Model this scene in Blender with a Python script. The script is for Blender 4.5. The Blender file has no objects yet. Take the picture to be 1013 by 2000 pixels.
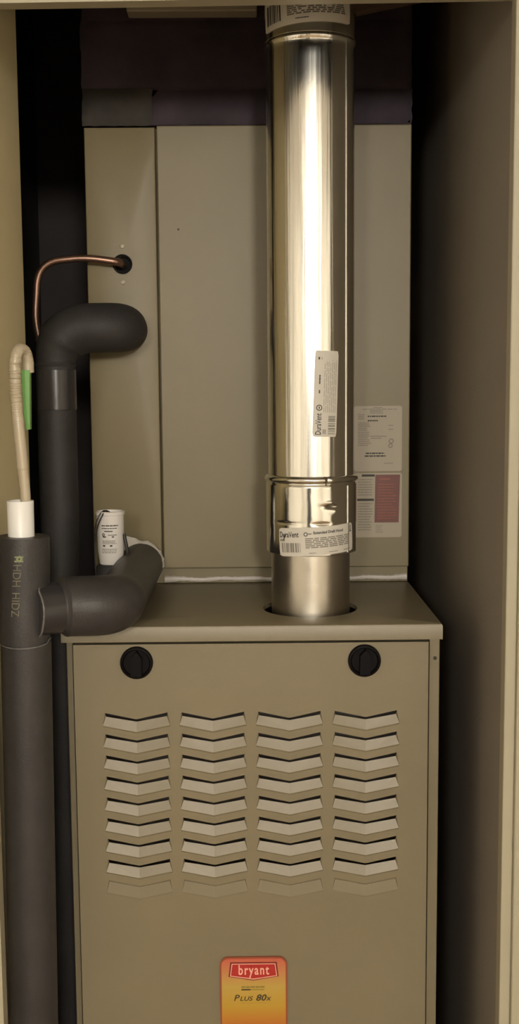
import bpy, bmesh, math, random
from mathutils import Vector, Matrix

random.seed(7)
SC = bpy.context.scene
COL = SC.collection
PI = math.pi
H = 1.37            # height of the furnace top above the floor; most z below are relative to it

# ------------------------------------------------------------------ camera, world, exposure
def make_camera():
    pitch, yaw, roll = 0.1128, 0.0071, -0.0079
    fw = Vector((math.sin(yaw) * math.cos(pitch), math.cos(yaw) * math.cos(pitch), -math.sin(pitch)))
    rt = Vector((math.cos(yaw), -math.sin(yaw), 0))
    up = rt.cross(fw)
    r2 = rt * math.cos(roll) + up * math.sin(roll)
    u2 = up * math.cos(roll) - rt * math.sin(roll)
    cam = bpy.data.cameras.new('camera')
    cam.sensor_fit = 'VERTICAL'
    cam.sensor_height = 36.0
    cam.sensor_width = 36.0
    cam.lens = 2190.16 / 2000 * 36
    cam.clip_start = 0.02
    ob = bpy.data.objects.new('camera', cam)
    COL.objects.link(ob)
    M = Matrix((r2, u2, -fw)).transposed().to_4x4()
    M.translation = Vector((0.0007, -1.2969, 0.2803 + H))
    ob.matrix_world = M
    SC.camera = ob
make_camera()
w = bpy.data.worlds.new('world')
SC.world = w
w.use_nodes = True
w.node_tree.nodes['Background'].inputs[0].default_value = (0.02, 0.018, 0.015, 1)
w.node_tree.nodes['Background'].inputs[1].default_value = 0.3
LAMP_STRENGTH = 200.0
LAMP_COLOR = (1.0, 0.93, 0.82, 1)
SC.view_settings.view_transform = 'Standard'
SC.view_settings.look = 'None'
SC.view_settings.exposure = 0.0
SC.view_settings.gamma = 1.0
SC.view_settings.use_curve_mapping = False

# ------------------------------------------------------------------ materials
MATS = {}
def mat(name, col, rough=0.5, metal=0.0, bump=0.0, bscale=60.0, var=0.0, vscale=8.0, stretch=(1, 1, 1),
        emit=None, estr=0.0, spec=0.5, rvar=0.0, sheen=0.0):
    m = bpy.data.materials.new(name)
    m.use_nodes = True
    nt = m.node_tree
    b = nt.nodes['Principled BSDF']
    b.inputs['Base Color'].default_value = (*col, 1)
    b.inputs['Roughness'].default_value = rough
    b.inputs['Metallic'].default_value = metal
    b.inputs['Specular IOR Level'].default_value = spec
    if sheen:
        b.inputs['Sheen Weight'].default_value = sheen
    tc = nt.nodes.new('ShaderNodeTexCoord')
    mp = nt.nodes.new('ShaderNodeMapping')
    mp.inputs['Scale'].default_value = stretch
    nt.links.new(tc.outputs['Object'], mp.inputs[0])
    if var or rvar:
        n = nt.nodes.new('ShaderNodeTexNoise')
        n.inputs['Scale'].default_value = vscale
        n.inputs['Detail'].default_value = 4
        nt.links.new(mp.outputs[0], n.inputs[0])
        if var:
            r = nt.nodes.new('ShaderNodeValToRGB')
            r.color_ramp.elements[0].position = 0.3
            r.color_ramp.elements[1].position = 0.7
            r.color_ramp.elements[0].color = (*[c * (1 - var) for c in col], 1)
            r.color_ramp.elements[1].color = (*[min(1, c * (1 + var)) for c in col], 1)
            nt.links.new(n.outputs[0], r.inputs[0])
            nt.links.new(r.outputs[0], b.inputs['Base Color'])
        if rvar:
            mr = nt.nodes.new('ShaderNodeMapRange')
            mr.inputs[1].default_value = 0.3
            mr.inputs[2].default_value = 0.7
            mr.inputs[3].default_value = rough - rvar
            mr.inputs[4].default_value = rough + rvar
            nt.links.new(n.outputs[0], mr.inputs[0])
            nt.links.new(mr.outputs[0], b.inputs['Roughness'])
    if bump:
        n2 = nt.nodes.new('ShaderNodeTexNoise')
        n2.inputs['Scale'].default_value = bscale
        n2.inputs['Detail'].default_value = 5
        nt.links.new(mp.outputs[0], n2.inputs[0])
        bp = nt.nodes.new('ShaderNodeBump')
        bp.inputs['Strength'].default_value = bump
        bp.inputs['Distance'].default_value = 0.002
        nt.links.new(n2.outputs[0], bp.inputs['Height'])
        nt.links.new(bp.outputs[0], b.inputs['Normal'])
    if emit:
        b.inputs['Emission Color'].default_value = emit
        b.inputs['Emission Strength'].default_value = estr
    MATS[name] = m
    return m

mat('taupe_paint', (0.205, 0.173, 0.108), 0.40, bump=0.06, bscale=900, var=0.05, vscale=6)
mat('taupe_coil', (0.204, 0.168, 0.092), 0.45, bump=0.06, bscale=900, var=0.06, vscale=5)
mat('inner_metal', (0.10, 0.09, 0.08), 0.6)
mat('galvanised', (0.89, 0.88, 0.82), 0.19, metal=1.0, rvar=0.05, vscale=3, stretch=(40, 40, 0.5), bump=0.6, bscale=2.0)
mat('galvanised_crimp', (0.89, 0.88, 0.82), 0.13, metal=1.0, bump=0.15, bscale=40)
mat('dull_steel', (0.60, 0.56, 0.48), 0.34, metal=1.0, rvar=0.05, vscale=30, bump=0.05, bscale=80)
mat('foam', (0.030, 0.028, 0.028), 0.58, bump=0.25, bscale=500, var=0.12, vscale=25, spec=0.4)
mat('foam_grey', (0.040, 0.037, 0.036), 0.46, bump=0.2, bscale=500, var=0.12, vscale=20, spec=0.45)
mat('black_tape', (0.035, 0.033, 0.034), 0.22, bump=0.1, bscale=60)
mat('clear_tape', (0.15, 0.14, 0.135), 0.12, bump=0.1, bscale=60)
mat('black_plastic', (0.006, 0.005, 0.0055), 0.60, spec=0.10)
mat('copper', (0.29, 0.18, 0.135), 0.38, metal=0.9, var=0.2, vscale=30)
mat('white_pvc', (0.93, 0.92, 0.89), 0.35)
mat('white_plastic', (0.72, 0.69, 0.66), 0.45)
mat('paper', (0.66, 0.63, 0.58), 0.8)
mat('label_paper_lit', (0.85, 0.82, 0.74), 0.5)  # light put into the colour of the upper label, which the header shades
mat('label_paper', (0.60, 0.57, 0.50), 0.55)
mat('rating_paper', (0.40, 0.35, 0.265), 0.5)
mat('warning_red', (0.16, 0.050, 0.038), 0.5, var=0.1, vscale=40)
mat('ink', (0.03, 0.026, 0.022), 0.6)
mat('ink_grey', (0.22, 0.205, 0.17), 0.6)
mat('ink_pale', (0.36, 0.34, 0.28), 0.6)
mat('sealant', (0.60, 0.56, 0.52), 0.5, bump=0.3, bscale=150)
mat('mastic', (0.052, 0.040, 0.052), 0.75, spec=0.2, bump=0.8, bscale=70, var=0.3, vscale=14)
mat('mastic_grey', (0.045, 0.040, 0.034), 0.7, spec=0.3, bump=0.7, bscale=80, var=0.3, vscale=18)
mat('duct_grey', (0.42, 0.38, 0.30), 0.5, bump=0.2, bscale=80)
mat('dark_wood', (0.13, 0.085, 0.065), 0.7, var=0.3, vscale=6, stretch=(1, 8, 8))
mat('return_lit', (0.84, 0.73, 0.45), 0.7, bump=0.1, bscale=220)  # lightened colour stands in for light falling on the return beside the door
mat('wall_deep_shade', (0.060, 0.050, 0.048), 0.85, var=0.2, vscale=6)  # shade of the deep closet walls put into their colour
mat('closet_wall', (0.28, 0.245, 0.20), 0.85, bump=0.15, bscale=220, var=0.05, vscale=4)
mat('trim_paint', (0.41, 0.375, 0.27), 0.45, bump=0.04, bscale=120)
mat('room_wall', (0.78, 0.75, 0.68), 0.85, bump=0.1, bscale=200)
mat('room_ceiling', (0.66, 0.63, 0.57), 0.9)
mat('room_floor', (0.22, 0.15, 0.09), 0.5, var=0.25, vscale=5, stretch=(1, 8, 1))
mat('hose_plastic', (0.50, 0.43, 0.31), 0.3, spec=0.6)
mat('green_plastic', (0.15, 0.36, 0.08), 0.35)
mat('wire_black', (0.02, 0.017, 0.016), 0.45)
mat('foam_print', (0.17, 0.155, 0.10), 0.7)
mat('foam_logo', (0.24, 0.27, 0.14), 0.7)
mat('screw_steel', (0.52, 0.48, 0.38), 0.35)
mat('badge_edge', (0.30, 0.07, 0.03), 0.4)
mat('badge_red', (0.42, 0.025, 0.02), 0.4)
mat('badge_dark_red', (0.20, 0.02, 0.015), 0.4)
mat('badge_pink', (0.82, 0.42, 0.32), 0.4)
mat('badge_ink', (0.05, 0.035, 0.012), 0.5)
mat('badge_ink_pale', (0.30, 0.21, 0.04), 0.5)
mat('lamp_white', (0.8, 0.8, 0.78), 0.4)
mat('lamp_glow', (0.9, 0.88, 0.8), 0.5, emit=LAMP_COLOR, estr=LAMP_STRENGTH)

def badge_material(z0, z1):
    m = bpy.data.materials.new('badge_print')
    m.use_nodes = True
    nt = m.node_tree
    b = nt.nodes['Principled BSDF']
    b.inputs['Roughness'].default_value = 0.35
    tc = nt.nodes.new('ShaderNodeTexCoord')
    sp = nt.nodes.new('ShaderNodeSeparateXYZ')
    mr = nt.nodes.new('ShaderNodeMapRange')
    mr.inputs[1].default_value = z0
    mr.inputs[2].default_value = z1
    r = nt.nodes.new('ShaderNodeValToRGB')
    el = r.color_ramp.elements
    el[0].position = 0.0
    el[0].color = (0.46, 0.09, 0.03, 1)
    el[1].position = 1.0
    el[1].color = (0.52, 0.10, 0.07, 1)
    for p, c in ((0.16, (0.48, 0.18, 0.025)), (0.36, (0.48, 0.29, 0.035)), (0.62, (0.48, 0.32, 0.07)), (0.80, (0.52, 0.22, 0.08))):
        e = el.new(p)
        e.color = (*c, 1)
    nt.links.new(tc.outputs['Object'], sp.inputs[0])
    nt.links.new(sp.outputs[2], mr.inputs[0])
    nt.links.new(mr.outputs[0], r.inputs[0])
    nt.links.new(r.outputs[0], b.inputs['Base Color'])
    MATS['badge_print'] = m

# ------------------------------------------------------------------ helpers
def obj(name, verts, faces, m, parent=None, smooth=False, angle=40, loc=None):
    """one mesh object; z of verts is relative to the furnace top unless loc is used"""
    me = bpy.data.meshes.new(name)
    me.from_pydata([tuple(v) for v in verts], [], [tuple(f) for f in faces])
    bm = bmesh.new()
    bm.from_mesh(me)
    bmesh.ops.recalc_face_normals(bm, faces=bm.faces)
    bm.to_mesh(me)
    bm.free()
    me.materials.append(MATS[m])
    if smooth:
        for p in me.polygons:
            p.use_smooth = True
        try:
            me.set_sharp_from_angle(angle=math.radians(angle))
        except Exception:
            pass
    return link(name, me, parent, loc)

def link(name, me, parent=None, loc=None):
    ob = bpy.data.objects.new(name, me)
    COL.objects.link(ob)
    x, y, z = loc if loc else (0, 0, 0)
    ob.location = (x, y, z + (H if True else 0))
    if parent is not None:
        ob.parent = parent
        pl = parent['_wl']
        ob.matrix_parent_inverse = Matrix.Translation((-pl[0], -pl[1], -pl[2]))
    ob['_wl'] = (x, y, z + H)
    return ob

def thing(name, label, cat, loc, group=None):
    e = bpy.data.objects.new(name, None)
    COL.objects.link(e)
    e.empty_display_size = 0.05
    e.location = (loc[0], loc[1], loc[2] + H)
    e['_wl'] = (loc[0], loc[1], loc[2] + H)
    e['label'] = label
    e['category'] = cat
    if group:
        e['group'] = group
    return e

def struct(ob):
    ob['kind'] = 'structure'
    return ob

class MB:
    def __init__(s):
        s.v, s.f = [], []
    def add(s, v, f):
        n = len(s.v)
        s.v += [tuple(p) for p in v]
        s.f += [tuple(i + n for i in q) for q in f]
        return s
    def box(s, x0, x1, y0, y1, z0, z1, c=0.0):
        if c <= 0:
            v = [(x, y, z) for z in (z0, z1) for y in (y0, y1) for x in (x0, x1)]
            return s.add(v, [(0, 1, 3, 2), (4, 6, 7, 5), (0, 4, 5, 1), (2, 3, 7, 6), (0, 2, 6, 4), (1, 5, 7, 3)])
        bm = bmesh.new()
        bmesh.ops.create_cube(bm, size=1)
        for q in bm.verts:
            q.co = Vector(((x0 + x1) / 2 + q.co.x * (x1 - x0), (y0 + y1) / 2 + q.co.y * (y1 - y0), (z0 + z1) / 2 + q.co.z * (z1 - z0)))
        bmesh.ops.bevel(bm, geom=list(bm.edges), offset=c, segments=2, affect='EDGES', profile=0.5)
        bm.verts.index_update()
        v = [tuple(q.co) for q in bm.verts]
        f = [[q.index for q in fa.verts] for fa in bm.faces]
        bm.free()
        return s.add(v, f)
    def prism(s, poly, y0, y1):
        """poly of (x, z) extruded along y"""
        n = len(poly)
        v = [(x, y0, z) for x, z in poly] + [(x, y1, z) for x, z in poly]
        f = [tuple(range(n)), tuple(range(2 * n - 1, n - 1, -1))] + [(i, (i + 1) % n, n + (i + 1) % n, n + i) for i in range(n)]
        return s.add(v, f)
    def lathe(s, prof, cx, cy, seg=64, axis='z', cz=0.0, caps=True):
        """prof of (r, h) turned round z at (cx, cy); or round the y axis at (cx, cz) with h = y"""
        v, f = [], []
        for r, h in prof:
            for k in range(seg):
                a = 2 * PI * k / seg
                if axis == 'z':
                    v.append((cx + r * math.cos(a), cy + r * math.sin(a), h))
                else:
                    v.append((cx + r * math.cos(a), h, cz + r * math.sin(a)))
        for i in range(len(prof) - 1):
            for k in range(seg):
                k2 = (k + 1) % seg
                f.append((i * seg + k, i * seg + k2, (i + 1) * seg + k2, (i + 1) * seg + k))
        if caps:
            f.append(tuple(range(seg)))
            f.append(tuple(range((len(prof) - 1) * seg, len(prof) * seg)))
        return s.add(v, f)
    def tube(s, pts, rad, seg=24, caps=True):
        pts = [Vector(p) for p in pts]
        n = len(pts)
        rs = rad if isinstance(rad, (list, tuple)) else [rad] * n
        tan = [(pts[min(i + 1, n - 1)] - pts[max(i - 1, 0)]).normalized() for i in range(n)]
        u = tan[0].orthogonal().normalized()
        v, f = [], []
        for i in range(n):
            u = (u - tan[i] * u.dot(tan[i])).normalized()
            b = tan[i].cross(u)
            for k in range(seg):
                a = 2 * PI * k / seg
                v.append(pts[i] + (u * math.cos(a) + b * math.sin(a)) * rs[i])
        for i in range(n - 1):
            for k in range(seg):
                k2 = (k + 1) % seg
                f.append((i * seg + k, i * seg + k2, (i + 1) * seg + k2, (i + 1) * seg + k))
        if caps:
            f.append(tuple(range(seg)))
            f.append(tuple(range((n - 1) * seg, n * seg)))
        return s.add(v, f)
    def build(s, name, m, parent=None, smooth=False, angle=40, loc=None):
        return obj(name, s.v, s.f, m, parent, smooth, angle, loc)

def fillet(pts, rads, steps=8):
    """polyline with rounded corners; rads for the inner points"""
    pts = [Vector(p) for p in pts]
    out = [pts[0]]
    for i in range(1, len(pts) - 1):
        p, a, b = pts[i], pts[i - 1], pts[i + 1]
        d1, d2 = (a - p).normalized(), (b - p).normalized()
        r = rads[i - 1]
        t = min(r, (a - p).length * 0.98, (b - p).length * 0.98)
        p1, p2 = p + d1 * t, p + d2 * t
        for k in range(steps + 1):
            q = k / steps
            out.append(p1 * (1 - q) ** 2 + p * 2 * q * (1 - q) + p2 * q * q)
    out.append(pts[-1])
    return out

def dense(pts, step):
    out = []
    for a, b in zip(pts[:-1], pts[1:]):
        n = max(1, int((b - a).length / step))
        for k in range(n):
            out.append(a.lerp(b, k / n))
    out.append(pts[-1])
    return out

def catmull(pts, n=12):
    P = [Vector(p) for p in pts]
    P = [P[0] * 2 - P[1]] + P + [P[-1] * 2 - P[-2]]
    out = []
    for i in range(1, len(P) - 2):
        for k in range(n):
            t = k / n
            a, b, c, d = P[i - 1], P[i], P[i + 1], P[i + 2]
            out.append(0.5 * ((2 * b) + (c - a) * t + (2 * a - 5 * b + 4 * c - d) * t * t + (3 * b - a - 3 * c + d) * t ** 3))
    out.append(P[-2])
    return out

def plate_hole(x0, x1, z0, z1, cx, cz, r, seg=48):
    """flat rectangle with a round hole, returned as 2D rings (hole ring, outer ring)"""
    inner, outer = [], []
    angs = [2 * PI * k / seg for k in range(seg)]
    for q in ((x0, z0), (x1, z0), (x1, z1), (x0, z1)):
        angs.append(math.atan2(q[1] - cz, q[0] - cx) % (2 * PI))
    angs = sorted(set(round(a, 6) for a in angs))
    for a in angs:
        c, s_ = math.cos(a), math.sin(a)
        t = 1e9
        if c > 1e-9: t = min(t, (x1 - cx) / c)
        if c < -1e-9: t = min(t, (x0 - cx) / c)
        if s_ > 1e-9: t = min(t, (z1 - cz) / s_)
        if s_ < -1e-9: t = min(t, (z0 - cz) / s_)
        inner.append((cx + r * c, cz + r * s_))
        outer.append((cx + t * c, cz + t * s_))
    return inner, outer

def text2d(s, size, shear=0.0, bold=0.0, align='LEFT', xs=1.0, space=1.0):
    cu = bpy.data.curves.new('lettering', 'FONT')
    cu.body = s
    cu.size = size
    cu.shear = shear
    cu.space_character = space
    cu.offset = bold
    cu.align_x = align
    cu.resolution_u = 3
    cu.fill_mode = 'FRONT'
    ob = bpy.data.objects.new('lettering', cu)
    me = ob.to_mesh()
    v = [(q.co.x * xs, q.co.y) for q in me.vertices]
    f = [tuple(p.vertices) for p in me.polygons]
    ob.to_mesh_clear()
    bpy.data.objects.remove(ob)
    bpy.data.curves.remove(cu)
    return v, f

class Print:
    """flat print collected in label coordinates (u right, v up, metres) and laid on a surface by fn(u, v)"""
    def __init__(s):
        s.v, s.f = [], []
    def add(s, v, f):
        n = len(s.v)
        s.v += v
        s.f += [tuple(i + n for i in q) for q in f]
    def rect(s, u0, u1, v0, v1, n=1):
        vs, fs = [], []
        for k in range(n + 1):
            u = u0 + (u1 - u0) * k / n
            vs += [(u, v0), (u, v1)]
        for k in range(n):
            fs.append((2 * k, 2 * k + 2, 2 * k + 3, 2 * k + 1))
        s.add(vs, fs)
    def text(s, t, u, v, size, **kw):
        a, f = text2d(t, size, **kw)
        s.add([(p[0] + u, p[1] + v) for p in a], f)
    def ring(s, cu, cv, r0, r1, seg=20):
        vs = []
        for k in range(seg):
            a = 2 * PI * k / seg
            vs += [(cu + r0 * math.cos(a), cv + r0 * math.sin(a)), (cu + r1 * math.cos(a), cv + r1 * math.sin(a))]
        s.add(vs, [(2 * k, 2 * k + 1, (2 * k + 3) % (2 * seg), (2 * k + 2) % (2 * seg)) for k in range(seg)])
    def bars(s, u0, u1, v0, v1, n, vertical=True):
        rnd = random.Random(int((u0 * 7919 + v1 * 104729) * 1000))
        L = (u1 - u0) if vertical else (v1 - v0)
        p = 0.0
        while p < L:
            wd = L / n * rnd.choice((0.4, 0.7, 1.2))
            if p + wd > L: break
            if vertical: s.rect(u0 + p, u0 + p + wd, v0, v1)
            else: s.rect(u0, u1, v0 + p, v0 + p + wd)
            p += wd + L / n * rnd.choice((0.4, 0.7, 1.0))
    def lines(s, u0, u1, v1, n, pitch, th, seedv=0, rag=0.25):
        """rows of tiny unreadable words"""
        rnd = random.Random(seedv)
        for k in range(n):
            u = u0
            end = u1 - rnd.random() * rag * (u1 - u0)
            while u < end:
                wl = min(end - u, (u1 - u0) * rnd.uniform(0.07, 0.2))
                s.rect(u, u + wl, v1 - k * pitch - th, v1 - k * pitch)
                u += wl + (u1 - u0) * 0.025
    def lay(s, name, fn, m, parent):
        o = obj(name, [fn(u, v) for u, v in s.v], s.f, m, parent)
        if 'print' in name or name == 'barcode':
            o['kind'] = 'stuff'        # rows of tiny print, too small to pick apart
        return o

# ------------------------------------------------------------------ the setting
ZF = -H                    # floor
ZC = 1.07                  # room and closet ceiling
HD = 0.6645                # underside of the door header
XL, XR = -0.2795, 0.2715   # inner edges of the door casing
YD = -0.12                 # room side of the casing
def slab(name, m, *a):
    return struct(MB().box(*a).build(name, m))
slab('floor', 'room_floor', -2.4, 2.4, -5.0, 1.2, ZF - 0.1, ZF)
slab('ceiling', 'room_ceiling', -2.4, 2.4, -5.0, 1.2, ZC, ZC + 0.1)
# closet left wall: short return beside the door with a rounded corner, then a deeper recess
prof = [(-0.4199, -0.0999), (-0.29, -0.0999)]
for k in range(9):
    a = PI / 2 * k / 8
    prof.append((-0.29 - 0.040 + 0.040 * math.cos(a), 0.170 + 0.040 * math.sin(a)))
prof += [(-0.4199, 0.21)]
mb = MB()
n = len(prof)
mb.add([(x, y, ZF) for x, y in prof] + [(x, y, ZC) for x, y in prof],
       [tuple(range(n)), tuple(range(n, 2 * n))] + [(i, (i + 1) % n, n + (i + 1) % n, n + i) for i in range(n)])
struct(mb.build('wall_return', 'return_lit', smooth=True, angle=50))
slab('wall_left', 'wall_deep_shade', -0.60, -0.42, -0.10, 1.0, ZF, ZC)
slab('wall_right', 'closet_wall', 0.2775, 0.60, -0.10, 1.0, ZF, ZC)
slab('wall_back', 'wall_deep_shade', -0.60, 0.60, 1.0, 1.1, ZF, ZC)
# room side: wall with the closet opening
mb = MB()
mb.box(-2.4, -0.29, -0.108, -0.10, ZF, ZC)
mb.box(0.2775, 2.4, -0.108, -0.10, ZF, ZC)
mb.box(-0.29, 0.2775, -0.108, -0.10, HD + 0.008, ZC)
struct(mb.build('wall_front', 'room_wall'))
slab('trim_1', 'trim_paint', XL - 0.06, XL, YD, -0.10, ZF, HD + 0.06)
mb = MB()
mb.box(XR, XR + 0.012, YD, -0.10, ZF, HD + 0.06, 0.0015)
mb.box(XR + 0.012, XR + 0.062, YD - 0.006, -0.10, ZF, HD + 0.06, 0.002)
struct(mb.build('trim_2', 'trim_paint'))
struct(MB().prism([(XL, HD - 0.0020), (XR, HD + 0.0040), (XR, HD + 0.06), (XL, HD + 0.06)], YD, -0.10).build('trim_3', 'trim_paint'))
# the rest of the room behind the camera
slab('wall_room_left', 'room_wall', -2.5, -2.4, -5.0, -0.108, ZF, ZC)
slab('wall_room_right', 'room_wall', 2.4, 2.5, -5.0, -0.108, ZF, ZC)
mb = MB()
mb.box(-2.4, -1.15, -5.1, -5.0, ZF, ZC)
mb.box(-0.25, 2.4, -5.1, -5.0, ZF, ZC)
mb.box(-1.15, -0.25, -5.1, -5.0, ZF + 2.03, ZC)  # unseen doorway gap, added to put a dark band in the pipe's reflection
struct(mb.build('wall_room_back', 'room_wall'))
slab('platform', 'closet_wall', -0.42, 0.2775, 0.0, 1.0, ZF, -0.852)

# two unseen lamps behind the camera, added to light the closet
for lx, ly, lz, st, lab in ((0.35, -3.4, 0.72, 1.0, 'unseen main light behind the camera, shaped as a white glass globe hanging on a black cord'), (-0.50, -3.1, 0.74, 0.40, 'unseen dimmer light added behind the camera, shaped as a white glass globe hanging on a black cord')):
    lamp = thing('unseen_lamp', lab, 'lamp', (lx, ly, lz - 0.13))
    MB().lathe([(0.05, ZC - 0.0005), (0.05, ZC - 0.02), (0.01, ZC - 0.03)], lx, ly, 32).build('canopy', 'lamp_white', lamp, True)
    MB().tube([(lx, ly, lz + 0.155), (lx, ly, ZC - 0.028)], 0.004, 10).build('cord', 'wire_black', lamp, True)
    MB().lathe([(0.012, lz + 0.16), (0.03, lz + 0.15), (0.035, lz + 0.124)], lx, ly, 24).build('cap', 'wire_black', lamp, True)
    g = MATS['lamp_glow'].copy()
    g.node_tree.nodes['Principled BSDF'].inputs['Emission Strength'].default_value = LAMP_STRENGTH * st
    MATS['lamp_glow_%d' % int(st * 100)] = g
    MB().lathe([(max(0.003, 0.13 * math.sin(PI * k / 24)), lz - 0.13 * math.cos(PI * k / 24)) for k in range(25)], lx, ly, 40).build('globe', 'lamp_glow_%d' % int(st * 100), lamp, True)

# ------------------------------------------------------------------ furnace
HW = 0.2222
fur = thing('furnace', 'tall taupe metal gas furnace cabinet with rows of chevron louvers', 'furnace', (0, 0.35, -0.85))
mb = MB()
mb.box(-HW, HW, 0.07, 0.71, -0.85, -0.025)
mb.build('cabinet_body', 'inner_metal', fur)
for sx in (-1, 1):
    MB().box(sx * HW - (0.0008 if sx > 0 else 0), sx * HW + (0.0008 if sx < 0 else 0), 0.0305, 0.71, -0.85, -0.012).build('side_panel', 'taupe_paint', fur)
    x0, x1 = (-HW, -0.2128) if sx < 0 else (0.2098, HW)
    MB().box(x0, x1, 0.020 if sx < 0 else 0.004, 0.030, -0.85, -0.018, 0.001).build('frame_post', 'taupe_paint', fur)
# top panel: a pressed tray with a round vent opening
LX, LY0, LY1 = HW + 0.002, -0.004, 0.712
CX, CY, CR = 0.0735, 0.0985, 0.0595
inner, outer = plate_hole(-LX, LX, LY0, LY1, CX, CY, CR, 64)
def inset(p, d):
    return (max(-LX + d, min(LX - d, p[0])), max(LY0 + d, min(LY1 - d, p[1])))
rings = [[(p[0], p[1], -0.005) for p in inner], [(p[0], p[1], 0) for p in inner]]
for d, z in ((0.003, 0), (0.0009, -0.0009), (0, -0.003), (0, -0.0188), (0.0015, -0.0188)):
    rings.append([(*inset(p, d), z) for p in outer])
mb = MB()
nn = len(inner)
vv = [p for r in rings for p in r]
ff = [(i * nn + k, i * nn + (k + 1) % nn, (i + 1) * nn + (k + 1) % nn, (i + 1) * nn + k) for i in range(len(rings) - 1) for k in range(nn)]
mb.add(vv, ff)
top = mb.build('top_panel', 'taupe_paint', fur, True, 30)
MB().lathe([(CR - 0.0003, -0.0048), (CR - 0.0003, -0.024)], CX, CY, 64, caps=False).build('vent_opening', 'black_plastic', fur, True)

# upper door with its louver openings
DX0, DX1, DZ0, DZ1, DY = -0.2115, 0.2088, -0.560, -0.0212, -0.002
cols = [-0.1380 + 0.0907 * k for k in range(4)]
rows = [-0.1045 - 0.02588 * k for k in range(9)]
HT, HB, DROP, HH = 0.0370, 0.0397, 0.0082, 0.0152    # half width top / bottom, chevron drop, opening height
v, f = [], []
def q2(*p):
    n0 = len(v)
    for x, z in p:
        v.append((x, DY, z))
    f.append(tuple(range(n0, n0 + len(p))))
CH = 0.0412
q2((DX0, DZ0), (cols[0] - CH, DZ0), (cols[0] - CH, DZ1), (DX0, DZ1))
for k in range(3):
    q2((cols[k] + CH, DZ0), (cols[k + 1] - CH, DZ0), (cols[k + 1] - CH, DZ1), (cols[k] + CH, DZ1))
q2((cols[3] + CH, DZ0), (DX1, DZ0), (DX1, DZ1), (cols[3] + CH, DZ1))
for c in cols:
    for s in (-1, 1):
        zt = DZ1
        prev = [(c + s * CH, DZ1), (c, DZ1)]
        for r in rows:
            # sheet above the opening
            q2(prev[0], prev[1], (c, r - DROP), (c + s * HT, r), (c + s * CH, r))
            q2((c + s * CH, r), (c + s * HT, r), (c + s * HB, r - HH), (c + s * CH, r - HH))
            prev = [(c + s * CH, r - HH), (c, r - HH - DROP)]
            # bridge piece keeps the polygon simple
            q2((c + s * CH, r - HH), (c + s * HB, r - HH), (c, r - HH - DROP))
        q2(prev[0], prev[1], (c, DZ0), (c + s * CH, DZ0))
mb = MB()
mb.add(v, f)
# folded edges of the door
for a in ((DX0, DX0 + 0.0008, DZ0, DZ1), (DX1 - 0.0008, DX1, DZ0, DZ1), (DX0, DX1, DZ1 - 0.0008, DZ1), (DX0, DX1, DZ0, DZ0 + 0.0008)):
    mb.box(a[0], a[1], DY, 0.028, a[2], a[3])
door = mb.build('front_panel', 'taupe_paint', fur)

def louver_mesh(name, depth, gap, proud):
    v, f = [], []
    P = lambda x, y, z: (v.append((x, y, z)), len(v) - 1)[1]
    for s in (-1, 1):
        te = P(s * (HT - 0.0008), depth, -gap)
        tm = P(0, depth, -DROP - gap * 0.66)
        be = P(s * HB, -proud, -HH)
        bm_ = P(0, -proud, -HH - DROP)
        re = P(s * HB, 0.0, -HH - 0.002)
        rm = P(0, 0.0, -HH - DROP - 0.002)
        ht = P(s * HT, 0.0, 0)
        f.append((te, tm, bm_, be))
        f.append((be, bm_, rm, re))
        f.append((ht, te, be))
        hm = P(0, 0.0, -DROP)
        it, im = P(s * HT, 0.0016, 0), P(0, 0.0016, -DROP)
        f.append((ht, hm, im, it))
        if depth < 0.003:
            f.append((ht, hm, tm, te))
    me = bpy.data.meshes.new(name)
    me.from_pydata(v, [], f)
    me.materials.append(MATS['taupe_paint'])
    return me
lm = louver_mesh('louver', 0.0030, 0.0054, 0.0010)
ls = louver_mesh('louver_shallow', 0.0016, 0.0026, 0.0002)
for i, r in enumerate(rows):
    for c in cols:
        link('louver', ls if i == 8 else lm, door, (c, DY, r))
MB().box(DX0, DX1, DY, 0.028, -0.845, -0.5645, 0.0012).build('blower_door', 'taupe_paint', fur)
# latch knobs
for kx in (-0.1362, 0.1322):
    kz = -0.0436
    k = MB().lathe([(0.0193, DY - 0.0002), (0.0193, DY - 0.0035), (0.0185, DY - 0.0052), (0.0165, DY - 0.006), (0.0155, DY - 0.0045), (0.0150, DY - 0.0030), (0.001, DY - 0.0030)], kx, 0, 48, 'y', kz).build('latch_knob', 'black_plastic', fur, True)
    MB().prism([(kx - 0.0062, kz - 0.0145), (kx + 0.0062, kz - 0.0145), (kx + 0.0066, kz + 0.007), (kx + 0.001, kz + 0.0150), (kx - 0.0056, kz + 0.008)], DY - 0.0031, DY - 0.0115).build('grip', 'black_plastic', k)
MB().lathe([(0.0022, 0.0038), (0.0020, 0.0026), (0.0004, 0.0022)], 0.2166, 0, 16, 'y', -0.0432).build('screw', 'ink', fur, True)

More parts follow.
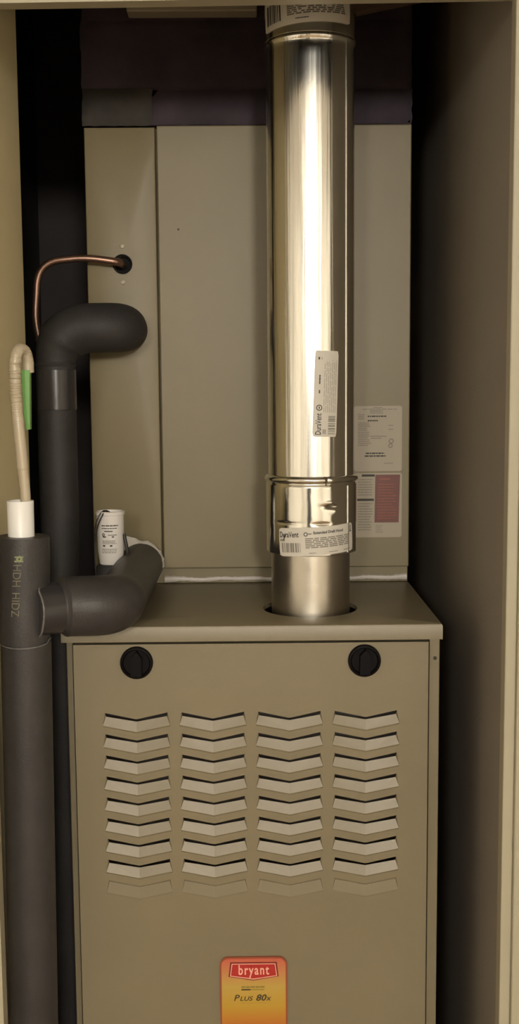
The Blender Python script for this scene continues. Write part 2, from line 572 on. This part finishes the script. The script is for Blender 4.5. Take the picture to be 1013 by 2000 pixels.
# badge
BX0, BX1, BZ0, BZ1 = -0.0425, 0.0390, -0.532, -0.4100
badge_material(BZ0 + 0.024, BZ1)
def rrect(x0, x1, z0, z1, r, seg=6):
    out = []
    for cx_, cz_, a0 in ((x1 - r, z1 - r, 0), (x0 + r, z1 - r, PI / 2), (x0 + r, z0 + r, PI), (x1 - r, z0 + r, 3 * PI / 2)):
        for k in range(seg + 1):
            a = a0 + PI / 2 * k / seg
            out.append((cx_ + r * math.cos(a), cz_ + r * math.sin(a)))
    return out
bad = MB().prism(rrect(BX0, BX1, BZ0, BZ1, 0.010), DY - 0.0001, DY - 0.0026).build('badge', 'badge_edge', fur)
bad['label'] = 'red and yellow brand badge'
Y1 = DY - 0.0027
MB().prism(rrect(BX0 + 0.0018, BX1 - 0.0018, BZ0 + 0.0018, BZ1 - 0.0018, 0.0085), Y1, Y1 - 0.0004).build('badge_face', 'badge_print', bad)
bx = (BX0 + BX1) / 2
def emblem(name, w0, w1, zt, zb, zp, y, m):
    MB().prism([(bx - w0, zt), (bx + w0, zt), (bx + w1, zb), (bx, zp), (bx - w1, zb)], y, y - 0.0002).build(name, m, bad)
emblem('emblem', 0.0282, 0.0305, -0.4160, -0.4345, -0.4395, Y1 - 0.0005, 'badge_dark_red')
emblem('emblem_border', 0.0265, 0.0287, -0.4178, -0.4338, -0.4382, Y1 - 0.0008, 'badge_pink')
emblem('emblem_field', 0.0256, 0.0275, -0.4187, -0.4328, -0.4368, Y1 - 0.0011, 'badge_red')
def flat(y):
    return lambda u, v_: (u, y, v_)
p = Print(); p.text('bryant', bx, -0.4314, 0.0175, align='CENTER', bold=0.00035, xs=0.68, space=1.22)
p.lay('lettering', flat(Y1 - 0.0015), 'badge_pink', bad)
p = Print(); p.text('P', bx - 0.0248, -0.4655, 0.0112, shear=0.25, bold=0.0001, xs=1.1)
p.text('LUS', bx - 0.0172, -0.4655, 0.0080, shear=0.25, bold=0.0001, xs=1.15)
p.text('80', bx + 0.0022, -0.4655, 0.0112, shear=0.25, bold=0.00025, xs=1.1)
p.text('x', bx + 0.0152, -0.4655, 0.0100, shear=0.25, bold=0.0001)
p.rect(bx - 0.0150, bx - 0.0040, -0.4522, -0.4505)
p.lay('lettering', flat(Y1 - 0.0007), 'badge_ink', bad)
p = Print(); p.rect(bx - 0.0040, bx + 0.0130, -0.4520, -0.4508)
p.lines(bx - 0.0150, bx + 0.0135, -0.4468, 1, 0.002, 0.0022, 5, 0.02)
p.lines(bx - 0.0160, bx + 0.0190, -0.4682, 1, 0.002, 0.0005, 6, 0.02)
p.lay('fine_print', flat(Y1 - 0.0007), 'badge_ink_pale', bad)

# ------------------------------------------------------------------ evaporator coil cabinet on top of the furnace
YC = 0.270
coil = thing('coil_cabinet', 'taupe sheet metal coil cabinet standing on the furnace top', 'cabinet', (0, 0.53, 0.0))
MB().box(-HW, HW, YC + 0.016, 0.80, 0.0005, 0.629).build('cabinet_body', 'taupe_coil', coil)
# left panel with the tube opening
hx, hz, hr = -0.1732, 0.4463, 0.0118
x0, x1, z0, z1 = -HW, -0.1258, 0.0235, 0.6285
inner, outer = plate_hole(x0, x1, z0, z1, hx, hz, hr, 40)
def ins2(p, d):
    return (max(x0 + d, min(x1 - d, p[0])), max(z0 + d, min(z1 - d, p[1])))
rings = [[(p[0], YC + 0.006, p[1]) for p in inner], [(p[0], YC + 0.001, p[1]) for p in inner]]
for d, y in ((0.003, YC + 0.001), (0.0009, YC + 0.0019), (0, YC + 0.004), (0, YC + 0.0155)):
    rings.append([(ins2(p, d)[0], y, ins2(p, d)[1]) for p in outer])
nn = len(inner)
mb = MB()
mb.add([p for r in rings for p in r], [(i * nn + k, i * nn + (k + 1) % nn, (i + 1) * nn + (k + 1) % nn, (i + 1) * nn + k) for i in range(len(rings) - 1) for k in range(nn)])
lp = mb.build('access_panel', 'taupe_coil', coil, True, 30)
MB().lathe([(hr, YC - 0.0006), (hr + 0.0016, YC - 0.0006), (hr + 0.0016, YC + 0.0009), (hr, YC + 0.0009)], hx, 0, 40, 'y', hz, caps=False).build('grommet', 'black_plastic', lp, True)
MB().lathe([(hr - 0.0002, YC + 0.0150), (0.001, YC + 0.0152)], hx, 0, 40, 'y', hz).build('hole_shade', 'black_plastic', lp)  # black disc paints in the darkness inside the hole
for z in (0.4705, 0.4219):
    MB().lathe([(0.0036, YC + 0.0008), (0.0034, YC - 0.0004), (0.0022, YC - 0.0016), (0.0003, YC - 0.002)], -0.1731, 0, 20, 'y', z).build('screw', 'screw_steel', lp, True)
fp = MB().box(-0.1236, HW, YC, YC + 0.0155, 0.0235, 0.630, 0.0016).build('front_panel', 'taupe_coil', coil)
MB().lathe([(0.0016, YC + 0.0002), (0.0014, YC - 0.0003), (0.0002, YC - 0.0004)], -0.096, 0, 12, 'y', 0.4924).build('screw', 'ink', fp, True)
MB().box(-HW, HW, YC + 0.0115, YC + 0.0155, 0.0006, 0.0230, 0.0008).build('base_flange', 'taupe_coil', coil)
# sealant along the foot
pts, rad = [], []
rnd = random.Random(3)
N = 90
for k in range(N + 1):
    x = -0.1235 + (0.2205 + 0.1235) * k / N
    z = 0.0065 + 0.0010 * math.sin(k * 0.35) * math.sin(k * 0.11)
    r = 0.0028 + 0.0008 * rnd.random()
    if k < 8: r += 0.0022 * (1 - k / 8)
    if 52 < k < 62: r *= 0.9
    if k > 84: r += 0.0018 * (k - 84) / 6; z += 0.0012 * (k - 84) / 6
    pts.append((x, YC + 0.0095, z)); rad.append(r)
MB().tube(pts, rad, 8).build('sealant_bead', 'sealant', coil, True)
# rating plate
def sticker(name, m, parent, u0, u1, v0, v1, y, r=0.003):
    return MB().prism(rrect(u0, u1, v0, v1, r, 3), y, y - 0.0003).build(name, m, parent)
YS = YC - 0.0002
rl = sticker('rating_label', 'rating_paper', coil, 0.1450, 0.2115, 0.1588, 0.2500, YS)
rl['label'] = 'cream rating label with fine print'
p = Print()
p.lines(0.156, 0.206, 0.2460, 1, 0.003, 0.0010, 11, 0.02)
p.lines(0.172, 0.184, 0.2483, 1, 0.003, 0.0012, 12, 0.02)
p.lines(0.1665, 0.1855, 0.2440, 3, 0.0018, 0.0009, 13, 0.1)
p.lines(0.150, 0.159, 0.2385, 3, 0.0028, 0.0013, 14, 0.1)
p.lines(0.150, 0.168, 0.2270, 3, 0.0024, 0.0012, 15, 0.15)
p.lines(0.150, 0.163, 0.2195, 2, 0.0024, 0.0012, 16, 0.1)
p.lines(0.150, 0.169, 0.2140, 8, 0.0026, 0.0011, 17, 0.3)
p.lines(0.168, 0.190, 0.2085, 1, 0.003, 0.0014, 18, 0.02)
p.lines(0.168, 0.183, 0.2055, 1, 0.003, 0.0012, 19, 0.02)
p.lines(0.1925, 0.200, 0.2235, 2, 0.0055, 0.0013, 20, 0.1)
p.ring(0.1965, 0.2010, 0.0022, 0.0036); p.ring(0.1955, 0.1945, 0.0018, 0.0032)
p.lines(0.187, 0.199, 0.1705, 1, 0.003, 0.0011, 21, 0.02)
p.lay('fine_print', flat(YS - 0.0005), 'ink_grey', rl)
p = Print()
p.lines(0.1635, 0.1905, 0.2365, 1, 0.003, 0.0017, 22, 0.02)
p.lines(0.1635, 0.178, 0.2305, 1, 0.003, 0.0017, 23, 0.02)
p.lines(0.161, 0.187, 0.1850, 1, 0.003, 0.0018, 24, 0.02)
p.lines(0.1595, 0.189, 0.1812, 1, 0.003, 0.0018, 25, 0.02)
p.lay('bold_print', flat(YS - 0.0006), 'ink', rl)
wl = sticker('warning_label', 'rating_paper', coil, 0.1450, 0.2118, 0.0655, 0.1565, YS)
wl['label'] = 'warning label with a red block and black bars'
MB().prism([(0.1745, 0.1540), (0.2092, 0.1540), (0.2075, 0.0865), (0.1735, 0.0865)], YS - 0.0004, YS - 0.0006).build('red_block', 'warning_red', wl)
for a in ((0.1555, 0.1735, 0.1515, 0.1545), (0.1490, 0.1725, 0.1172, 0.1204)):
    p = Print(); p.rect(*a)
    p.lay('black_bar', flat(YS - 0.0006), 'ink', wl)
p = Print()
p.lines(0.150, 0.171, 0.1480, 7, 0.0036, 0.0013, 31, 0.15)
p.lines(0.150, 0.171, 0.1140, 11, 0.0037, 0.0013, 32, 0.2)
p.lines(0.175, 0.186, 0.0825, 4, 0.003, 0.0010, 33, 0.3)
p.lay('fine_print', flat(YS - 0.0006), 'ink_grey', wl)
p = Print()
p.lines(0.181, 0.196, 0.1490, 1, 0.0036, 0.0022, 34, 0.05)
p.lines(0.178, 0.205, 0.1410, 13, 0.0040, 0.0011, 35, 0.3)
p.lay('warning_print', flat(YS - 0.0008), 'badge_edge', wl)

# ------------------------------------------------------------------ duct plenum above
ple = thing('duct_plenum', 'dark taped sheet metal duct plenum above the coil cabinet', 'duct', (0, 0.53, 0.631))
def rough_sheet(name, m, x0, x1, z0, z1, y, th, amp, parent, seed):
    rnd = random.Random(seed)
    nx, nz = max(6, int((x1 - x0) / 0.008)), max(5, int((z1 - z0) / 0.008))
    v, f = [], []
    for j in range(nz + 1):
        for i in range(nx + 1):
            e = (i in (0, nx)) or (j in (0, nz))
            jx = rnd.uniform(-1, 1) * 0.0011 if i in (0, nx) else 0
            jz = rnd.uniform(-1, 1) * 0.0009 if j in (0, nz) else 0
            v.append((x0 + (x1 - x0) * i / nx + jx, y + (th if e else rnd.uniform(-amp, amp * 0.4)), z0 + (z1 - z0) * j / nz + jz))
    for j in range(nz):
        for i in range(nx):
            a = j * (nx + 1) + i
            f.append((a, a + 1, a + nx + 2, a + nx + 1))
    return obj(name, v, f, m, parent, True, 60)
MB().box(-HW, HW, YC + 0.004, 0.80, 0.6310, ZC - 0.002, 0.002).build('duct_body', 'mastic', ple)
rough_sheet('tape_band', 'mastic', -0.1290, HW + 0.0005, 0.6312, 0.6770, YC + 0.001, 0.003, 0.0012, ple, 5)
rough_sheet('tape_band', 'mastic', -HW - 0.002, HW, 0.6790, 0.7680, YC + 0.0015, 0.003, 0.0014, ple, 6)
rough_sheet('tape_patch', 'mastic_grey', -HW - 0.0012, -0.1285, 0.6308, 0.6785, YC - 0.0006, 0.003, 0.0014, ple, 7)
MB().box(-0.1585, 0.0135, 0.245, YC + 0.004, 0.7700, 0.7950, 0.002).build('duct_flange', 'duct_grey', ple)
# dark board running across the top of the closet to the right wall
bd = MB()
a, b_ = Vector((0.125, 0.17, 0.742)), Vector((0.2765, 0.17, 0.772))
d = (b_ - a)
bd.add([(a.x, 0.17, a.z), (b_.x, 0.17, b_.z), (b_.x, 0.17, b_.z + 0.05), (a.x, 0.17, a.z + 0.05),
        (a.x, 0.19, a.z), (b_.x, 0.19, b_.z), (b_.x, 0.19, b_.z + 0.05), (a.x, 0.19, a.z + 0.05)],
       [(0, 1, 2, 3), (4, 5, 6, 7), (0, 1, 5, 4), (2, 3, 7, 6), (0, 3, 7, 4), (1, 2, 6, 5)])
bd = bd.build('wooden_cleat', 'dark_wood')
bd['label'] = 'dark wooden cleat slanting up to the right closet wall behind the vent pipe'
bd['category'] = 'board'

# ------------------------------------------------------------------ vent pipe
PX, PY = 0.0756, 0.0988
vent = thing('vent_pipe', 'shiny galvanised vent pipe rising from the round furnace outlet', 'pipe', (PX, PY, -0.02))
RC, RL, RM, RT = 0.0492, 0.0562, 0.0534, 0.0545
MB().lathe([(RC, -0.024), (RC, 0.079), (RC - 0.001, 0.080)], PX - 0.0012, PY, 96).build('flue_collar', 'dull_steel', vent, True)
def wrap(R, a_mid, z_mid, off=0.0):
    """label u runs along the circumference; a_mid is the angle to the right of straight-at-the-room"""
    def fn(u, v_):
        a = a_mid + u / R
        return (PX + (R + off) * math.sin(a), PY - (R + off) * math.cos(a), z_mid + v_)
    return fn
def pipe_skin(name, m, prof, seg, dents=()):
    v, f = [], []
    for r, z in prof:
        for k in range(seg):
            a = 2 * PI * k / seg
            rr = r
            for (da, dz, wa, wz, amp) in dents:
                dd = (a - da + PI) % (2 * PI) - PI
                rr += amp * math.exp(-(dd / wa) ** 2 - ((z - dz) / wz) ** 2)
            v.append((PX + rr * math.sin(a), PY - rr * math.cos(a), z))
    for i in range(len(prof) - 1):
        for k in range(seg):
            k2 = (k + 1) % seg
            f.append((i * seg + k, i * seg + k2, (i + 1) * seg + k2, (i + 1) * seg + k))
    return obj(name, v, f, m, vent, True, 50)
# lower adjustable section with its bead and crimps
prof = [(RC, 0.0750), (RL - 0.0015, 0.0735), (RL, 0.0745)]
z = 0.0755
while z < 0.1575:
    prof.append((RL, z)); z += 0.001
prof += [(RL, 0.1585), (RL - 0.0012, 0.1597), (RL - 0.0012, 0.1612), (RL + 0.0008, 0.1625), (RL + 0.0022, 0.1645), (RL + 0.0022, 0.1665), (RL + 0.0006, 0.1688), (RM + 0.0003, 0.1700)]
low = pipe_skin('lower_section', 'galvanised_crimp', prof, 240,
          dents=((0.40, 0.1335, 0.17, 0.0022, -0.0022), (0.40, 0.1385, 0.15, 0.0025, 0.0012), (0.52, 0.1275, 0.10, 0.003, 0.0010),
                 (0.18, 0.1130, 0.16, 0.0018, -0.0016), (-0.62, 0.1135, 0.25, 0.0016, -0.0010), (0.30, 0.1655, 0.035, 0.004, -0.0022)))
# long section
prof = [(RM, 0.1690)] + [(RM, 0.1700 + 0.02 * k) for k in range(26)] + [(RM, 0.6760), (RM + 0.0005, 0.6775), (RM + 0.0022, 0.6800), (RM + 0.0022, 0.6830), (RM + 0.0004, 0.6850)]
main = pipe_skin('main_section', 'galvanised', prof, 160)
prof = [(RM, 0.6845), (RT, 0.6850), (RT, 0.86), (RT, ZC - 0.001)]
upp = pipe_skin('upper_section', 'galvanised', prof, 160)
sa = 0.86
MB().tube([(PX + (RM + 0.0002) * math.sin(sa), PY - (RM + 0.0002) * math.cos(sa), z) for z in (0.1700, 0.4, 0.6780)], 0.0012, 8).build('lock_seam', 'galvanised', main, True)
MB().tube([(PX + (RL + 0.0002) * math.sin(sa), PY - (RL + 0.0002) * math.cos(sa), z) for z in (0.0760, 0.12, 0.1580)], 0.0012, 8).build('lock_seam', 'galvanised', low, True)

# sticker on the lower section (slightly tilted)
tl = 0.055
def tilt(fn, ang):
    c, s_ = math.cos(ang), math.sin(ang)
    return lambda u, v_: fn(u * c - v_ * s_, u * s_ + v_ * c)
def curved_label(name, parent, R, am, zm, w_, h_, ang=0.0, m='label_paper', off=0.0010):
    fn = tilt(wrap(R, am, zm, off), ang)
    nu, nv = 24, 4
    v, f = [], []
    for j in range(nv + 1):
        for i in range(nu + 1):
            u = -w_ / 2 + w_ * i / nu
            vv_ = -h_ / 2 + h_ * j / nv
            if i in (0, nu) and j in (0, nv):
                u *= 0.985; vv_ *= 0.92
            v.append(fn(u, vv_))
    for j in range(nv):
        for i in range(nu):
            a = j * (nu + 1) + i
            f.append((a, a + 1, a + nu + 2, a + nu + 1))
    return obj(name, v, f, m, parent, True)
def pr_fn(R, am, zm, ang, off):
    return tilt(wrap(R, am, zm, off), ang)
LA, LZ, LW, LH = 0.10, 0.0925, 0.1020, 0.0345
l2 = curved_label('pipe_label', vent, RL, LA, LZ, LW, LH, tl)
l2['label'] = 'white printed label around the lower vent pipe joint'
fn = pr_fn(RL, LA, LZ, tl, 0.0014)
p = Print()
p.text('DuraVent', -0.0495, 0.0060, 0.0098, bold=0.00012, xs=0.66)
p.text('y', -0.0447, 0.0045, 0.0110, bold=0.0002, xs=0.9)
p.text('Extended Draft Hood', -0.0060, 0.0090, 0.0046, bold=0.00012, xs=0.95)
p.rect(0.0455, 0.0468, 0.0070, 0.0150)
p.rect(0.0440, 0.0480, 0.0065, 0.0075)
p.ring(-0.0150, 0.0092, 0.0016, 0.0025)
p.lines(-0.012, -0.008, 0.0100, 1, 0.002, 0.0010, 41, 0.02)
p.lay('bold_print', fn, 'ink', l2)
p = Print()
p.bars(-0.0465, -0.0215, -0.0125, -0.0010, 16)
p.lines(-0.0490, -0.0420, 0.0035, 1, 0.002, 0.0022, 42, 0.02)
p.lines(-0.0160, 0.0440, 0.0045, 6, 0.0022, 0.0013, 43, 0.06)
p.lines(-0.0120, -0.0040, -0.0135, 1, 0.002, 0.0010, 44, 0.02)
p.lines(0.0120, 0.0240, -0.0135, 1, 0.002, 0.0010, 45, 0.02)
p.lines(0.0330, 0.0450, -0.0135, 1, 0.002, 0.0010, 46, 0.02)
p.lay('fine_print', fn, 'ink_grey', l2)
# upright sticker on the main section: print runs upwards
A1, Z1, W1, H1 = 0.285, 0.2690, 0.0300, 0.1020
l1 = curved_label('pipe_label', vent, RM, A1, Z1, W1, H1, -0.035)
l1['label'] = 'white printed label running up the vent pipe'
b1 = pr_fn(RM, A1, Z1, -0.035, 0.0013)
fn = lambda u, v_: b1(-v_, u)           # u upwards, v towards the left
p = Print()
p.text('DuraVent', -0.0490, 0.0052, 0.0098, bold=0.00012, xs=0.66)
p.ring(-0.0165, 0.0080, 0.0026, 0.0036)
p.rect(-0.0180, -0.0150, 0.0074, 0.0086)
p.lines(0.0005, 0.0045, 0.0092, 1, 0.002, 0.0016, 51, 0.02)
p.lines(0.0115, 0.0225, 0.0092, 1, 0.002, 0.0016, 52, 0.02)
p.rect(0.0405, 0.0435, 0.0090, 0.0108)
p.lay('bold_print', fn, 'ink', l1)
p = Print()
p.bars(-0.0480, -0.0260, -0.0125, -0.0035, 14)
p.lines(-0.0475, -0.0420, 0.0030, 2, 0.0022, 0.0014, 53, 0.02)
p.lay('fine_print', fn, 'ink_grey', l1)
p = Print()
p.lines(-0.0220, 0.0420, 0.0030, 7, 0.0024, 0.0008, 54, 0.10)
p.rect(0.0405, 0.0435, 0.0060, 0.0072)
p.lay('pale_print', fn, 'ink_pale', l1)
# sticker on the upper section
A0, Z0_, W0, H0 = -0.19, 0.7130, 0.1220, 0.0390
l0 = curved_label('pipe_label', vent, RT, A0, Z0_, W0, H0, 0.045, 'label_paper_lit')
l0['label'] = 'white barcode label at the upper vent pipe joint'
fn = pr_fn(RT, A0, Z0_, 0.045, 0.0013)
p = Print()
p.bars(-0.0540, -0.0270, -0.0130, 0.0090, 16)
p.lines(-0.0100, 0.0060, -0.0135, 1, 0.002, 0.0010, 62, 0.02)
p.lay('barcode', fn, 'ink', l0)
p = Print()
p.lines(-0.0200, 0.0520, 0.0120, 10, 0.0022, 0.0016, 63, 0.04)
p.lay('fine_print', fn, 'ink_grey', l0)

# ------------------------------------------------------------------ insulated suction line
suc = thing('insulated_suction_line', 'black foam insulated refrigerant line bending into the coil cabinet', 'pipe', (-0.257, 0.2, -0.80))
path = fillet([(-0.2575, 0.205, -0.80), (-0.2575, 0.205, 0.3560), (-0.1690, 0.205, 0.3575), (-0.1690, YC + 0.0004, 0.3570)], [0.050, 0.034], 12)
path = dense(path, 0.012)
rad = []
for q in path:
    if q.z < 0.315: r = 0.0258
    elif q.z < 0.345 and q.x < -0.25: r = 0.0258 + (q.z - 0.315) / 0.03 * 0.0062
    else: r = 0.0325
    if q.y > 0.215: r = 0.0325 - 0.004 * min(1, (q.y - 0.215) / 0.05)
    rad.append(r)
MB().tube(path, rad, 40).build('foam_sleeve', 'foam', suc, True, 80)
MB().lathe([(0.0260, 0.2495), (0.0268, 0.2500), (0.0268, 0.3020), (0.0260, 0.3025)], -0.2575, 0.205, 40, caps=False).build('tape_wrap', 'black_tape', suc, True)
MB().lathe([(0.0262, 0.3060), (0.0275, 0.3090), (0.0262, 0.3120)], -0.2575, 0.205, 40, caps=False).build('foam_joint', 'foam', suc, True)

# ------------------------------------------------------------------ copper liquid line
cop = MB().tube(fillet([(-0.1738, YC + 0.0145, 0.4460), (-0.1745, 0.250, 0.4468), (-0.2200, 0.246, 0.4530), (-0.2840, 0.246, 0.4470), (-0.2925, 0.250, 0.3600), (-0.2740, 0.258, 0.310), (-0.2640, 0.258, -0.80)],
                       [0.012, 0.02, 0.03, 0.03, 0.04], 8), 0.0050, 16).build('copper_tube', 'copper', None, True, 80)
cop['label'] = 'thin bare copper tube bent out of the small round cabinet opening'
cop['category'] = 'pipe'

# ------------------------------------------------------------------ condensate drain line in foam
dr = thing('condensate_drain_line', 'foam sleeved condensate drain with white stub beside the furnace', 'pipe', (-0.262, -0.055, -0.85))
YV = -0.056
up = [(-0.2560, YV, -0.004), (-0.2535, YV, 0.1150)]
MB().tube([Vector(up[0]).lerp(Vector(up[1]), k / 10) for k in range(11)], [0.0286 + 0.0004 * math.sin(k) for k in range(11)], 40).build('foam_sleeve', 'foam_grey', dr, True, 50)
lo = [(-0.2600, YV, -0.852), (-0.2595, YV, -0.456), (-0.2545, YV, -0.0042)]
MB().tube(dense([Vector(p_) for p_ in lo], 0.03), 0.0281, 40).build('foam_sleeve', 'foam_grey', dr, True, 50)
MB().lathe([(0.0143, 0.08), (0.0148, 0.1542), (0.0144, 0.1548), (0.0122, 0.1548), (0.0118, 0.13)], -0.2560, YV, 40, caps=False).build('pipe_stub', 'white_pvc', dr, True)
# side branch: runs right along the furnace lid, turns back to the coil cabinet
ZB = 0.0325
path = fillet([(-0.2425, -0.064, ZB), (-0.2180, -0.048, ZB), (-0.2050, -0.042, ZB), (-0.1540, -0.042, ZB), (-0.1540, YC + 0.0008, ZB)], [0.008, 0.008, 0.036], 14)
path = dense(path, 0.008)
rad = []
for q in path:
    if q.x < -0.2175: r = 0.0292
    elif q.x < -0.2120: r = 0.0292 + 0.0050 * (q.x + 0.2175) / 0.0055
    else: r = 0.0342
    if q.y > -0.036: r = 0.0342 - 0.0040 * min(1, (q.y + 0.036) / 0.032)
    rad.append(r)
MB().tube(path, rad, 44).build('branch_sleeve', 'foam_grey', dr, True, 80)
wp = [q for q in path if q.x < -0.2185]
MB().tube(wp, [0.0296] * len(wp), 40, False).build('tape_wrap', 'black_tape', dr, True)
# glossy lip of the cut sleeve round the branch
d0 = (path[3] - path[0]).normalized()
u0 = Vector((0, 0, 1))
w0 = d0.cross(u0).normalized()
ed = []
for k in range(41):
    a = -0.62 * PI + 1.30 * PI * k / 40
    rr = 0.0302 + 0.0006 * math.sin(5 * a)
    if k > 32: rr += 0.0005 * (k - 32)
    q = path[0] - d0 * 0.001 + (w0 * math.cos(a) + u0 * math.sin(a)) * rr
    if k > 28: q += d0 * 0.0011 * (k - 28)
    ed.append(q)
MB().tube(ed, [0.0009 + 0.0004 * abs(math.sin(k * 1.1)) for k in range(41)], 8).build('sleeve_lip', 'clear_tape', dr, True)
pts = []
for k in range(25):
    a = -PI * 0.02 - PI * 0.96 * k / 24
    pts.append((-0.2547 + 0.0290 * math.cos(a), YV + 0.0290 * math.sin(a), -0.0030 - 0.0035 * math.sin(k / 24 * PI) + 0.0028 * (1 if k < 3 else 0)))
MB().tube(pts, [0.0006 + 0.0003 * abs(math.sin(k * 0.9)) for k in range(25)], 8).build('tape_edge', 'clear_tape', dr, True)
# printed characters down the upper sleeve
pr = Print()
seq = 'HDHHIDZ'
vv_ = 0.0
pr.text('HDH', 0.0, 0.0, 0.0130, xs=0.9)
pr.text('HIDZ', 0.0310, 0.0, 0.0130, xs=0.9)
def on_sleeve(u, v_):
    # u runs downwards, v towards the right on the front of the upright
    z_ = 0.0880 - u
    xc = -0.2560 + (z_ + 0.004) / 0.119 * 0.0025
    a = -0.02 + (v_ - 0.005 - 0.055 * u) / 0.0286
    return (xc + 0.0293 * math.sin(a), YV - 0.0293 * math.cos(a), z_)
pr.lay('printed_code', on_sleeve, 'foam_print', dr)
pr = Print(); pr.ring(-0.0055, 0.0062, 0.0014, 0.0040, 4)
pr.rect(-0.0085, -0.0070, 0.0010, 0.0105); pr.rect(-0.0040, -0.0020, 0.0010, 0.0105)
pr.lay('printed_logo', on_sleeve, 'foam_logo', dr)
# white float switch standing on the branch
FX, FY = -0.1845, 0.165
fs = MB().lathe([(0.0125, 0.0470), (0.0150, 0.0485), (0.0172, 0.0650), (0.0178, 0.1100), (0.0180, 0.1130), (0.0190, 0.1135), (0.0190, 0.1172), (0.0180, 0.1180), (0.0165, 0.1178), (0.0160, 0.1150), (0.001, 0.1148)], FX, FY, 44).build('float_switch', 'white_plastic', dr, True, 35)
fs['label'] = 'small white float switch with black print and wires'
MB().lathe([(0.0200, 0.0005), (0.0200, 0.0440), (0.0170, 0.0478)], FX, FY, 32).build('foam_stub', 'foam', dr, True)
def on_switch(u, v_):
    a = u / 0.0178
    return (FX + 0.0181 * math.sin(a), FY - 0.0181 * math.cos(a), 0.082 + v_)
p = Print()
p.lines(-0.010, 0.0125, 0.0190, 1, 0.003, 0.0014, 71, 0.02)
p.lines(-0.010, 0.0105, 0.0152, 1, 0.003, 0.0010, 72, 0.02)
p.lines(-0.006, 0.005, 0.0118, 1, 0.003, 0.0014, 73, 0.02)
p.rect(-0.0085, -0.0040, 0.0030, 0.0045); p.ring(-0.0075, 0.0065, 0.0010, 0.0020, 12)
p.lines(-0.001, 0.0105, 0.0065, 1, 0.003, 0.0009, 74, 0.02)
p.rect(0.0035, 0.0065, 0.0030, 0.0045)
p.rect(-0.0085, 0.0040, -0.0090, -0.0070)
p.lay('bold_print', on_switch, 'ink', fs)
p = Print()
p.lines(-0.009, 0.010, -0.0010, 3, 0.0018, 0.0009, 75, 0.2)
p.lines(-0.010, 0.012, -0.0120, 3, 0.0022, 0.0009, 76, 0.2)
p.lay('fine_print', on_switch, 'ink_grey', fs)
for dx, yy in ((0.0, 0.0), (0.0042, -0.002)):
    MB().tube(catmull([(FX - 0.002 + dx, FY - 0.006, 0.1155), (FX - 0.0065 + dx * 0.5, FY - 0.012, 0.1195), (FX - 0.0125 + dx, FY - 0.0175 + yy, 0.1130), (FX - 0.0175 + dx * 0.8, FY - 0.016 + yy, 0.100), (FX - 0.0200 + dx * 0.3, FY - 0.010 + yy, 0.080), (FX - 0.0195, FY - 0.012 + yy, 0.055), (FX - 0.0175, FY - 0.016 + yy, 0.030), (FX - 0.0165, FY - 0.018 + yy, 0.003)]), 0.0009, 8).build('wire', 'wire_black', fs, True)
MB().tube(catmull([(FX + 0.0178, FY - 0.004, 0.088), (FX + 0.0205, FY - 0.006, 0.075), (FX + 0.0225, FY - 0.006, 0.0640), (FX + 0.0230, FY - 0.004, 0.0560)]), 0.0022, 10).build('wire', 'wire_black', fs, True)
# crumpled white collar where the branch enters the cabinet
rnd = random.Random(11)
v, f = [], []
NA = 26
for k in range(NA + 1):
    a = PI * (-0.05 + 1.0 * k / NA)
    t = k / NA
    ro = 0.0318 + 0.0022 * rnd.random()
    if 0.55 < t < 0.95: ro += 0.012 * math.sin((t - 0.55) / 0.4 * PI) ** 1.5
    for r_, yy in ((0.0288, 0.246), (ro * 0.5 + 0.0144, 0.249 + 0.003 * rnd.random()), (ro, 0.254 + 0.005 * rnd.random()), (ro - 0.0008, 0.2625)):
        v.append((-0.1540 + r_ * math.cos(a), yy, ZB + r_ * math.sin(a)))
for k in range(NA):
    for j in range(3):
        f.append((k * 4 + j, k * 4 + j + 1, k * 4 + j + 5, k * 4 + j + 4))
obj('paper_collar', v, f, 'paper', dr, True, 30)

# ------------------------------------------------------------------ flexible hose stuck into the white stub
hose = thing('flexible_hose', 'beige ribbed flexible hose hooked over above the white stub', 'hose', (-0.252, YV, 0.12))
path = catmull([(-0.2520, YV, 0.105), (-0.2500, YV, 0.1545), (-0.2525, YV, 0.1989), (-0.2562, YV, 0.2554), (-0.2572, YV, 0.2930), (-0.2560, YV + 0.001, 0.3120), (-0.2528, YV + 0.007, 0.3210), (-0.2490, YV + 0.016, 0.3195), (-0.2470, YV + 0.021, 0.3100), (-0.2468, YV + 0.022, 0.2960)], 14)
path = dense(path, 0.0008)
rad = []
s_ = 0.0
for i, q in enumerate(path):
    if i: s_ += (path[i] - path[i - 1]).length
    amp = max(0.0, min(1.0, (q.z - 0.235) / 0.03))
    if i > len(path) * 0.8: amp = 0.3
    rad.append(0.0064 + 0.0006 * amp * math.sin(s_ / 0.0026 * 2 * PI) - (0.0006 if q.z < 0.19 else 0))
MB().tube(path, rad, 20).build('hose_body', 'hose_plastic', hose, True, 80)
MB().prism([(-0.2530, 0.2990), (-0.2440, 0.2985), (-0.2455, 0.2330), (-0.2495, 0.2325), (-0.2520, 0.2500)], YV + 0.014, YV + 0.024).build('green_strip', 'green_plastic', hose)

for ob in bpy.data.objects:
    if '_wl' in ob:
        del ob['_wl']
